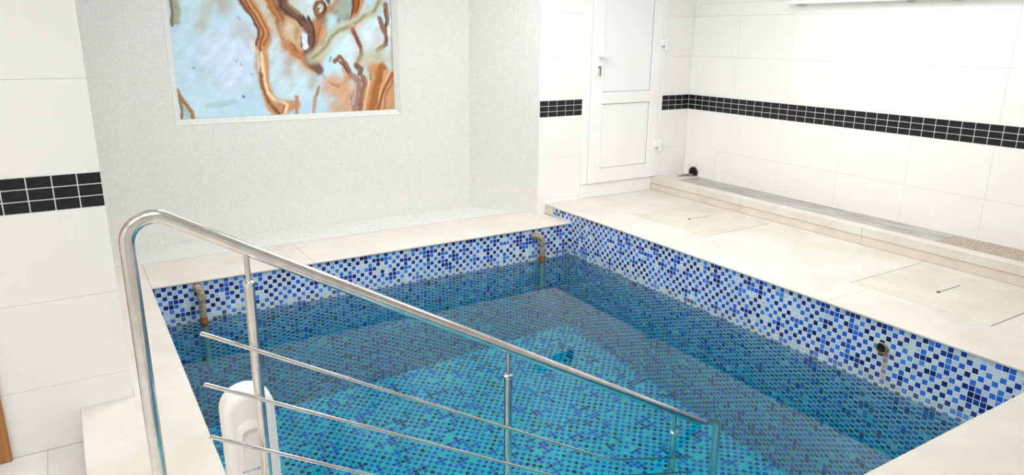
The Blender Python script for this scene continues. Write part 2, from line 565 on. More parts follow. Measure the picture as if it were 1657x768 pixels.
def tile_mesh(name, org, u, v, n, cols, pitch=PITCHM, gap=.0042, t=.0012):
    """org: (m,3) lower-left corners; one bevel-less raised chip each, five faces"""
    m = len(org)
    s = pitch - gap
    ins = .0003
    base = np.array([(0, 0, 0), (s, 0, 0), (s, s, 0), (0, s, 0), (ins, ins, t), (s - ins, ins, t), (s - ins, s - ins, t), (ins, s - ins, t)]) + (gap / 2, gap / 2, 0)
    B = np.stack([u, v, n])
    loc = base @ B
    co = (org[:, None, :] + loc[None]).reshape(-1, 3)
    q = np.array([(4, 5, 6, 7), (0, 1, 5, 4), (1, 2, 6, 5), (2, 3, 7, 6), (3, 0, 4, 7)])
    if np.dot(np.cross(u, v), n) < 0:
        q = q[:, ::-1]
    faces = (q[None] + 8 * np.arange(m)[:, None, None]).reshape(-1, 4)
    me = bpy.data.meshes.new(name)
    me.vertices.add(len(co))
    me.vertices.foreach_set('co', co.ravel())
    me.loops.add(faces.size)
    me.loops.foreach_set('vertex_index', faces.ravel())
    me.polygons.add(len(faces))
    me.polygons.foreach_set('loop_start', np.arange(0, faces.size, 4))
    me.polygons.foreach_set('loop_total', np.full(len(faces), 4))
    me.update()
    ca = me.color_attributes.new('Col', 'FLOAT_COLOR', 'CORNER')
    c4 = np.concatenate([np.repeat(cols, 20, axis=0), np.ones((m * 20, 1))], 1)
    ca.data.foreach_set('color', c4.ravel())
    me.polygons.foreach_set('use_smooth', np.zeros(len(faces), bool))
    me.validate()
    me.materials.append(MATS['pool_mosaic'])
    return me

def field(parent, origin, u, v, n, nu, nv, single=None, tint=None, blue=.5):
    """grid of chips; 'single' picks the ones that become objects of their own"""
    u, v, n, origin = (np.array(a, float) for a in (u, v, n, origin))
    I, J = np.meshgrid(np.arange(nu), np.arange(nv), indexing='ij')
    I, J = I.ravel(), J.ravel()
    org = origin + np.outer(I * PITCHM, u) + np.outer(J * PITCHM, v)
    cols, k = pick(len(org), (I + J) % 2 == 0, blue)
    if tint is not None:
        cols = tint(org, cols)
    sel = single(org) if single is not None else np.zeros(len(org), bool)
    if (~sel).any():
        o = link('mosaic', tile_mesh('mosaic', org[~sel], u, v, n, cols[~sel]), None, parent)
        o['kind'] = 'stuff'
    cache = {}
    z = np.zeros((1, 3))
    for p, c in zip(org[sel], cols[sel]):
        key = tuple(np.round(c / .04).astype(int))
        if key not in cache:
            cache[key] = tile_mesh('mosaic_tile', z, u, v, n, c[None])
        o = bpy.data.objects.new('mosaic_tile', cache[key])
        C.objects.link(o)
        o.parent = parent
        o.location = p

def nearest(cam_pos, zmin, count=300):
    def f(org):
        d = ((org - np.array(cam_pos)) ** 2).sum(1).astype(float)
        d[org[:, 2] < zmin] = 1e9
        d[org[:, 1] < 1.62] = 1e9
        s = np.zeros(len(org), bool)
        s[np.argsort(d)[:count]] = True
        return s
    return f

gx0, gx1, gy0, gy1 = PXL - .012, PXR + .015, PYN - .012, PYF + .015       # grout planes
pr = box('wall_pool_right', (gx1, gx1 + .12, gy0 - .12, gy1, ZB - .1, ZR - .0145), 'pool_grout')
pr2 = box('mosaic_backing', (gx1, gx1 + .12, gy1, 5.36, ZC - .02, ZR - .0145), 'pool_grout', pr)
tag(pr, 'right pool wall of blue, navy and white mosaic below the stone deck', 'pool wall', kind='structure')
pf = box('wall_pool_far', (gx0 - .12, gx1 + .12, gy1, gy1 + .12, ZB - .1, ZC - .0145), 'pool_grout')
tag(pf, 'far pool wall of blue, navy and white mosaic below the niche', 'pool wall', kind='structure')
pl = box('wall_pool_left', (gx0 - .12, gx0, gy0 - .12, gy1, ZB - .1, ZC - .0145), 'pool_grout')
tag(pl, 'left pool wall of blue mosaic under the stone step', 'pool wall', kind='structure')
pn = box('wall_pool_near', (gx0, gx1, gy0 - .12, gy0, ZB - .1, ZR - .0145), 'pool_grout')
tag(pn, 'near pool wall of blue mosaic under the near deck', 'pool wall', kind='structure')
fp = box('floor_pool', (gx0, gx1, gy0, gy1, ZB - .1, ZB), 'pool_grout')
tag(fp, 'blue and turquoise mosaic pool floor seen through the water', 'pool floor', kind='structure')

FIT = (2.072, .098)     # pipe socket in the right pool wall: y, z
def rust(org, cols):
    cols = cols.copy()
    y, z = org[:, 1] + PITCHM / 2, org[:, 2] + PITCHM / 2
    w = np.clip(1 - np.abs(y - (FIT[0] - .003)) / .028, 0, 1) * np.clip((z - ZW) / .16 + .25, 0, 1) * (z < FIT[1] + .01)
    r = np.array(lin(196, 150, 104)[:3])
    g = np.clip((ZW + .075 - z) / .07, 0, 1)[:, None] * .35 * (z > ZW - .03)[:, None]      # lime film at the waterline
    cols = cols * (1 - g) + np.array(lin(190, 196, 160)[:3]) * g
    return cols * (1 - w[:, None]) + r * w[:, None]

ztop = ZR - .015
nvr = math.ceil((ztop - ZB) / PITCHM)
nur = math.ceil((gy1 - gy0) / PITCHM)
field(pr, (gx1, gy1, ztop - nvr * PITCHM), (0, -1, 0), (0, 0, 1), (-1, 0, 0), nur, nvr, nearest((0, 0, CAM_H), ZW - .01), rust)
field(pr, (gx1, gy1, ztop - 2 * PITCHM), (0, 1, 0), (0, 0, 1), (-1, 0, 0), 8, 2)
ztop = ZC - .015
nvf = math.ceil((ztop - ZB) / PITCHM)
nuf = math.ceil((gx1 - gx0) / PITCHM)
def far_tint(org, cols):
    z = org[:, 2]
    g = np.clip((ZW + .06 - z) / .07, 0, 1)[:, None] * .3 * (z > ZW - .03)[:, None]
    return cols * (1 - g) + np.array(lin(190, 196, 170)[:3]) * g
field(pf, (gx0, gy1, ztop - nvf * PITCHM), (1, 0, 0), (0, 0, 1), (0, -1, 0), nuf, nvf, nearest((0, 0, CAM_H), ZW - .01), far_tint)
field(pl, (gx0, gy0, ztop - nvf * PITCHM), (0, 1, 0), (0, 0, 1), (1, 0, 0), nur, nvf)
field(pn, (gx0, gy0, ZR - .015 - nvr * PITCHM), (1, 0, 0), (0, 0, 1), (0, 1, 0), nuf, nvr)
field(fp, (gx0, gy0, ZB), (1, 0, 0), (0, 1, 0), (0, 0, 1), nuf, nur, blue=.8)

water = box('pool_water', (gx0 - .01, gx1 + .01, gy0 - .01, gy1 + .01, ZB - .01, ZW), 'pool_water')
tag(water, 'clear turquoise water filling the mosaic pool', 'water', kind='stuff')

# entry stairs: below the picture's lower edge, they carry the posts and the canister
st = empty('pool_stairs', 'mosaic stairs going down into the pool under the steel railing', 'stairs', loc=(.352, 1.8, ZB))
sx = [gx0 + .005, .60, .95, 1.30, 1.65, 2.0, 2.35, 2.85]
sz = [.07, -.15, -.41, -.67, -.93, -1.19, -1.45]
for i in range(7):
    y1 = 2.54 if i == 0 else 2.40
    box('step', (sx[i], sx[i + 1], gy0 + .006, y1, ZB + .004, sz[i]), 'pool_grout' if i else 'stone', st, .004)
STEP = lambda x: next(sz[i] for i in range(7) if x < sx[i + 1])

# ---------------------------------------------------------------- stainless railing
RY = 2.305
rail = empty('pool_railing', 'polished steel handrail with three thin rods slanting down into the pool', 'railing', loc=(.111, RY, ZC))
path = [(.111, ZC), (.111, 1.17)]
cx, cz, rr = .111 + .075, 1.205, .075
p_end = math.atan(1 / .584)
for k in range(0, 13):
    t = math.pi - (math.pi - p_end) * k / 12
    path.append((cx + rr * math.cos(t), cz + rr * math.sin(t)))
x_l, z_l = path[-1]
path[1] = (.111, 1.205 - .02)
path += [(2.66, z_l - .584 * (2.66 - x_l))]
zx = path[-1][1]
path += [(2.71, zx - .022), (2.742, zx - .042), (2.757, zx - .075), (2.76, zx - .12), (2.76, STEP(2.76))]
tube('handrail', [(x, RY, z) for x, z in path], .0215, 'steel', rail, 24)
tube('base_flange', [(.111, RY, ZC), (.111, RY, ZC + .008)], .045, 'steel', rail, 24)
tube('base_flange', [(2.76, RY, STEP(2.76)), (2.76, RY, STEP(2.76) + .008)], .045, 'steel', rail, 24)
ztube = lambda x: z_l - .584 * (x - x_l)
RODS = ((.278, .896, .6005, 2.56), (.271, .721, .594, 2.54), (.271, .531, .622, 2.52))
for x, ztop in ((.441, 1.018), (1.436, .428), (2.437, -.150)):
    po = tube('post', [(x, RY, STEP(x)), (x, RY, ztop)], .0175, 'steel', rail, 20)
    tube('collar', [(x, RY, ztop), (x, RY, ztop + .004), (x, RY, ztop + .012), (x, RY, ztop + .017)], [.0192, .0205, .0205, .011], 'steel_bright', po, 20)
    tube('pin', [(x, RY, ztop), (x, RY, ztube(x) - .008)], .0088, 'steel', po, 12)
    tube('foot_flange', [(x, RY, STEP(x)), (x, RY, STEP(x) + .006)], .04, 'steel', po, 20)
    for x0, z0, s, x1 in RODS:
        z = z0 - s * (x - x0)
        tube('rod_clip', [(x, RY - .014, z), (x, RY - .0285, z)], .0085, 'steel_bright', po, 12)
for x0, z0, s, x1 in RODS:
    tube('rod', [(x0, RY - .026, z0), (x1, RY - .026, z0 - s * (x1 - x0))], .007, 'steel', rail, 12)

# ---------------------------------------------------------------- white canister behind the railing
def canister():
    t = empty('canister', 'white plastic canister with arched top standing behind the railing post', 'canister', loc=(.42, 2.47, .07))
    xc, w, zb, ztp = .425, .091, .07, .592
    def outline(hw, z0, z1, rtop):
        pts = [(-hw * .97, z0), (hw * 1.06, z0), (hw * 1.0, z1 - rtop)]
        n = 14
        for k in range(1, n):
            a = math.pi * k / n
            pts.append((hw * math.cos(a), z1 - rtop + rtop * math.sin(a)))
        pts.append((-hw, z1 - rtop))
        return pts
    def slab(name, pts, y0, y1, bev, m, parent):
        bm = bmesh.new()
        a = [bm.verts.new((xc + x, y0, z)) for x, z in pts]
        b_ = [bm.verts.new((xc + x, y1, z)) for x, z in pts]
        f0 = bm.faces.new(a)
        f1 = bm.faces.new(b_[::-1])
        n = len(pts)
        for i in range(n):
            bm.faces.new((a[i], b_[i], b_[(i + 1) % n], a[(i + 1) % n]))
        bmesh.ops.bevel(bm, geom=list(set(f0.edges) | set(f1.edges)), offset=bev, segments=4, affect='EDGES', clamp_overlap=True)
        return build(name, bm, m, parent, True)
    bm = bmesh.new()
    rings = []
    R_, y0, y1 = .034, 2.415, 2.53
    prof = [(R_ * (1 - math.sin(a)), y0 + R_ * (1 - math.cos(a))) for a in (math.pi / 2 * k / 7 for k in range(8))]
    prof += [(i_, y1 + y0 - y_) for i_, y_ in prof[::-1]]
    for ins, yy in prof:
        rings.append([bm.verts.new((xc + x, yy, z)) for x, z in outline(w - ins, zb, ztp - ins, .085 - ins * .8)])
    for a, b_ in zip(rings, rings[1:]):
        for i in range(len(a)):
            bm.faces.new((a[i], b_[i], b_[(i + 1) % len(a)], a[(i + 1) % len(a)]))
    bm.faces.new(rings[0])
    bm.faces.new(rings[-1][::-1])
    build('body', bm, 'canister_white', t, True)
    # swelling front with a small arched thumb recess that fades out downwards
    bm = bmesh.new()
    n = 16
    rows = []
    for k in range(n + 1):
        a = math.pi * k / n
        rows.append((.034 * math.cos(a), .434 + .014 * math.sin(a), .052 * math.cos(a), .447 + .034 * math.sin(a), 1.0))
    rows = [(.036, .30, .050, .30, .05), (.035, .37, .051, .38, .4)] + rows + [(-.035, .37, -.051, .38, .4), (-.036, .30, -.050, .30, .05)]
    yf = 2.415
    ring = [[bm.verts.new((xc + xi, yf + .001, zi)), bm.verts.new((xc + xi * 1.02, yf - .011 * h, zi + .001)), bm.verts.new((xc + (xi * .6 + xo * .4), yf - .009 * h, zi * .6 + zo * .4)),
             bm.verts.new((xc + xo, yf + .0005, zo))] for xi, zi, xo, zo, h in rows]
    for a, b_ in zip(ring, ring[1:]):
        for i in range(3):
            bm.faces.new((a[i], a[i + 1], b_[i + 1], b_[i]))
    build('front_swell', bm, 'canister_white', t, True)
    # faint printed line low on the front
    bm = bmesh.new()
    x = -.045
    lr = random.Random(3)
    while x < .045:
        d = lr.uniform(.006, .014)
        add_box(bm, xc + x, xc + x + d, 2.4138, 2.4146, .276 + lr.uniform(-.002, .002), .283 + lr.uniform(-.001, .003))
        x += d + .004
    build('print', bm, 'print_blue', t)
canister()

# ---------------------------------------------------------------- old pipes on the far pool wall, sockets
def old_pipe(name, label, x, dx, z, zlow):
    t = empty(name, label, 'pipe', 'old pipes on the far pool wall', loc=(x, PYF, z))
    yf = gy1 - .003
    tube('wall_flange', [(x, yf, z), (x, yf - .008, z)], [.033, .03], 'pipe_old', t, 16)
    el = [(x, yf - .004, z)] + [(x + dx * .15, yf - .028, z + .001), (x + dx * .5, yf - .044, z - .004), (x + dx * .85, yf - .05, z - .024), (x + dx, yf - .05, z - .05)]
    tube('elbow', el, [.025, .027, .027, .026, .026], 'pipe_old', t, 16)
    tube('collar', [(x + dx, yf - .05, z - .045), (x + dx, yf - .05, z - .075)], .029, 'pipe_old', t, 16)
    tube('pipe', [(x + dx, yf - .05, z - .07), (x + dx * 1.02, yf - .05, ZW + .045)], .023, 'pipe_old', t, 16)
    tube('rusty_end', [(x + dx * 1.02, yf - .05, ZW + .05), (x + dx * 1.02, yf - .05, ZW + .02), (x + dx * 1.03, yf - .05, ZW - .05)], [.0245, .0255, .024], 'pipe_rust', t, 16)
    tube('lower_pipe', [(x + dx * 1.03, yf - .05, ZW - .04), (x + dx * 1.03, yf - .05, zlow)], .016, 'pipe_pale', t, 16)
old_pipe('wall_pipe', 'old rusty elbow pipe on the far pool wall near the pool\'s left corner', .633, .012, .112, -.95)
old_pipe('wall_pipe', 'old rusty elbow pipe on the far pool wall near the column and deck corner', 3.425, .06, .092, -.85)

fit = empty('pipe_socket', 'dark rusty open pipe socket in the right mosaic pool wall', 'pipe socket', loc=(gx1, FIT[0], FIT[1]))
def ringtube(name, c, axis, r0, r1, d, m, parent, seg=20):
    """annulus with an inner bore; axis points out of the wall"""
    bm = bmesh.new()
    ax = Vector(axis).normalized()
    s = ax.cross(Vector((0, 0, 1))).normalized()
    u = s.cross(ax)
    prof = [(r1, 0), (r1, d), (r1 * .95, d + .002), (r0 * 1.05, d + .002), (r0, d), (r0 * .9, .0005)]
    rings = [[bm.verts.new(Vector(c) + ax * h + (s * math.cos(t) + u * math.sin(t)) * r) for t in (2 * math.pi * k / seg for k in range(seg))] for r, h in prof]
    for a, b_ in zip(rings, rings[1:]):
        for k in range(seg):
            bm.faces.new((a[k], a[(k + 1) % seg], b_[(k + 1) % seg], b_[k]))
    return build(name, bm, m, parent, True)
ringtube('rim', (gx1 - .003, FIT[0], FIT[1]), (-1, 0, 0), .029, .034, .012, 'pipe_old', fit)
tube('bore', [(gx1 - .002, FIT[0], FIT[1]), (gx1 - .006, FIT[0], FIT[1])], [.031, .027], 'hole_shade', fit, 20)  # shallow dark disc, its colour stands in for shade down the socket
tube('rust_lip', [(gx1 - .010, FIT[0] - .012, FIT[1] - .026), (gx1 - .016, FIT[0], FIT[1] - .031), (gx1 - .010, FIT[0] + .012, FIT[1] - .026)], .006, 'pipe_rust', fit, 10)
inl = empty('water_inlet', 'small dark water inlet just under the waterline of the right pool wall', 'inlet', loc=(gx1, 4.183, ZW - .05))
ringtube('rim', (gx1 - .003, 4.183, ZW - .05), (-1, 0, 0), .022, .034, .008, 'hole_grey', inl)
tube('bore', [(gx1 - .002, 4.183, ZW - .05), (gx1 - .006, 4.183, ZW - .05)], [.024, .021], 'hole_shade', inl, 20)  # no real hole: inlet's inner shade is put into the disc colour

# ---------------------------------------------------------------- drain pipe in the corner
ap = empty('drain_pipe', 'dark drain pipe mouth in a small white panel low in the far right corner', 'drain pipe', loc=(WALL_X, 5.33, .39))
boxes('panel', [(WALL_X - .007, WALL_X, 5.045, 5.255, .386, .70), (WALL_X - .007, WALL_X, 5.255, 5.462, .50, .70), (WALL_X - .007, WALL_X, 5.41, 5.462, .394, .50)], 'white_tile', ap)
ringtube('pipe_mouth', (WALL_X - .002, 5.332, .425), (-1, 0, 0), .058, .062, .010, 'hole_grey', ap, 28)
tube('bore', [(WALL_X - .001, 5.332, .425), (WALL_X - .006, 5.332, .425)], [.060, .057], 'hole_shade', ap, 28)  # flat dark plug painted as the shade within the drain mouth
bm = bmesh.new()
add_tube(bm, [(WALL_X - .02, 5.345, .386), (WALL_X - .10, 5.36, .388), (WALL_X - .20, 5.375, .386)], [.05, .042, .012], 14)
for v in bm.verts:
    v.co.z = .3925 + max(-.01, (v.co.z - .387) * .35)
build('silt', bm, 'hole_grey', ap, True)

# ---------------------------------------------------------------- white door
d1 = empty('door_1', 'white plastic door with two panels in the far wall', 'door', kind='structure', loc=(4.74, WALL_Y, .405))
boxes('frame', [(4.226, 4.304, WALL_Y - .008, WALL_Y + .06, .402, 2.42), (5.184, 5.241, WALL_Y - .008, WALL_Y + .06, .402, 2.42), (4.304, 5.184, WALL_Y - .008, WALL_Y + .06, 2.35, 2.42)], 'pvc', d1, .002)
boxes('gasket', [(4.300, 5.188, WALL_Y + .02, WALL_Y + .03, .40, 2.36)], 'gasket', d1)
lf = boxes('leaf', [(4.307, 4.448, WALL_Y - .02, WALL_Y + .03, .405, 2.345), (5.062, 5.181, WALL_Y - .02, WALL_Y + .03, .405, 2.345),
                    (4.448, 5.062, WALL_Y - .02, WALL_Y + .03, .405, .545), (4.448, 5.062, WALL_Y - .02, WALL_Y + .03, 1.178, 1.288), (4.448, 5.062, WALL_Y - .02, WALL_Y + .03, 2.22, 2.345)], 'pvc', d1, .003)
for z0, z1 in ((.545, 1.178), (1.288, 2.22)):
    p = box('panel', (4.452, 5.058, WALL_Y - .004, WALL_Y + .01, z0 + .004, z1 - .004), 'pvc_panel', d1, .002)
    g = .005
    boxes('bead', [(4.4485, 4.448 + g, WALL_Y - .0075, WALL_Y, z0, z1), (5.062 - g, 5.0615, WALL_Y - .0075, WALL_Y, z0, z1),
                   (4.448 + g, 5.062 - g, WALL_Y - .0075, WALL_Y, z0 + .0005, z0 + g), (4.448 + g, 5.062 - g, WALL_Y - .0075, WALL_Y, z1 - g, z1 - .0005)], 'gasket', p)
hx, hz = 4.378, 1.628
hd = box('handle', (hx - .016, hx + .016, WALL_Y - .030, WALL_Y - .0195, hz - .17, hz + .05), 'pvc', d1, .004)
bm = bmesh.new()
add_tube(bm, [(hx, WALL_Y - .028, hz), (hx, WALL_Y - .058, hz), (hx + .012, WALL_Y - .068, hz), (hx + .05, WALL_Y - .07, hz), (hx + .135, WALL_Y - .066, hz)], [.011, .011, .012, .011, .009], 12)
build('lever', bm, 'pvc', hd, True)
tube('lock_cylinder', [(hx, WALL_Y - .028, hz - .10), (hx, WALL_Y - .040, hz - .10)], .011, 'steel', hd, 12)
bm = bmesh.new()
add_box(bm, hx - .0015, hx + .0015, WALL_Y - .066, WALL_Y - .038, hz - .106, hz - .094)
add_box(bm, hx - .009, hx + .009, WALL_Y - .058, WALL_Y - .055, hz - .185, hz - .106, .002)
build('key', bm, 'hole_grey', hd)
for hz2 in (1.755, .745):
    h = box('hinge', (5.150, 5.205, WALL_Y - .044, WALL_Y - .02, hz2 - .032, hz2 + .032), 'pvc', d1, .004)
    tube('hinge_barrel', [(5.222, WALL_Y - .036, hz2 - .075), (5.222, WALL_Y - .036, hz2 + .042)], .0135, 'pvc', h, 12)
    box('hinge_plate', (5.205, 5.243, WALL_Y - .034, WALL_Y - .008, hz2 - .02, hz2 + .036), 'pvc', h, .003)

# ---------------------------------------------------------------- brown door at the left edge, high window on the right wall
d2 = empty('door_2', 'brown wooden door frame at the lower left picture edge', 'door', kind='structure', loc=(-.88, PIER_Y, 0))
boxes('casing', [(-.472, -.386, PIER_Y - .028, PIER_Y + .006, 0.001, 2.1), (-1.36, -1.275, PIER_Y - .028, PIER_Y + .006, 0.001, 2.1), (-1.36, -.386, PIER_Y - .028, PIER_Y + .006, 2.1, 2.185)], 'wood', d2, .004)
box('leaf', (-1.275, -.472, PIER_Y - .006, PIER_Y + .007, .006, 2.1), 'wood', d2, .002)
for z0, z1 in ((.2, .9), (1.1, 1.95)):
    box('panel', (-1.14, -.61, PIER_Y - .014, PIER_Y - .005, z0, z1), 'wood', d2, .004)

w1 = empty('window_1', 'high white window above the right wall, only its sill board in view', 'window', kind='structure', loc=(WALL_X, 3.25, 2.13))
boxes('frame', [(WALL_X + .01, WALL_X + .08, 2.2, 2.27, 2.13, 2.75), (WALL_X + .01, WALL_X + .08, 4.23, 4.3, 2.13, 2.75), (WALL_X + .01, WALL_X + .08, 2.27, 4.23, 2.13, 2.2),
                (WALL_X + .01, WALL_X + .08, 2.27, 4.23, 2.68, 2.75), (WALL_X + .01, WALL_X + .08, 3.22, 3.28, 2.2, 2.68)], 'pvc', w1, .003)
for a, b_ in ((2.27, 3.22), (3.28, 4.23)):
    box('pane', (WALL_X + .04, WALL_X + .05, a, b_, 2.2, 2.68), 'window_glass', w1)
box('sill_board', (WALL_X - .075, WALL_X + .012, 2.1, 4.30, 2.092, 2.122), 'pvc', w1, .004)
for y in (4.22, 3.25, 2.9):
    box('bracket', (WALL_X - .04, WALL_X - .001, y - .02, y + .02, 2.082, 2.0925), 'gasket', w1, .001)

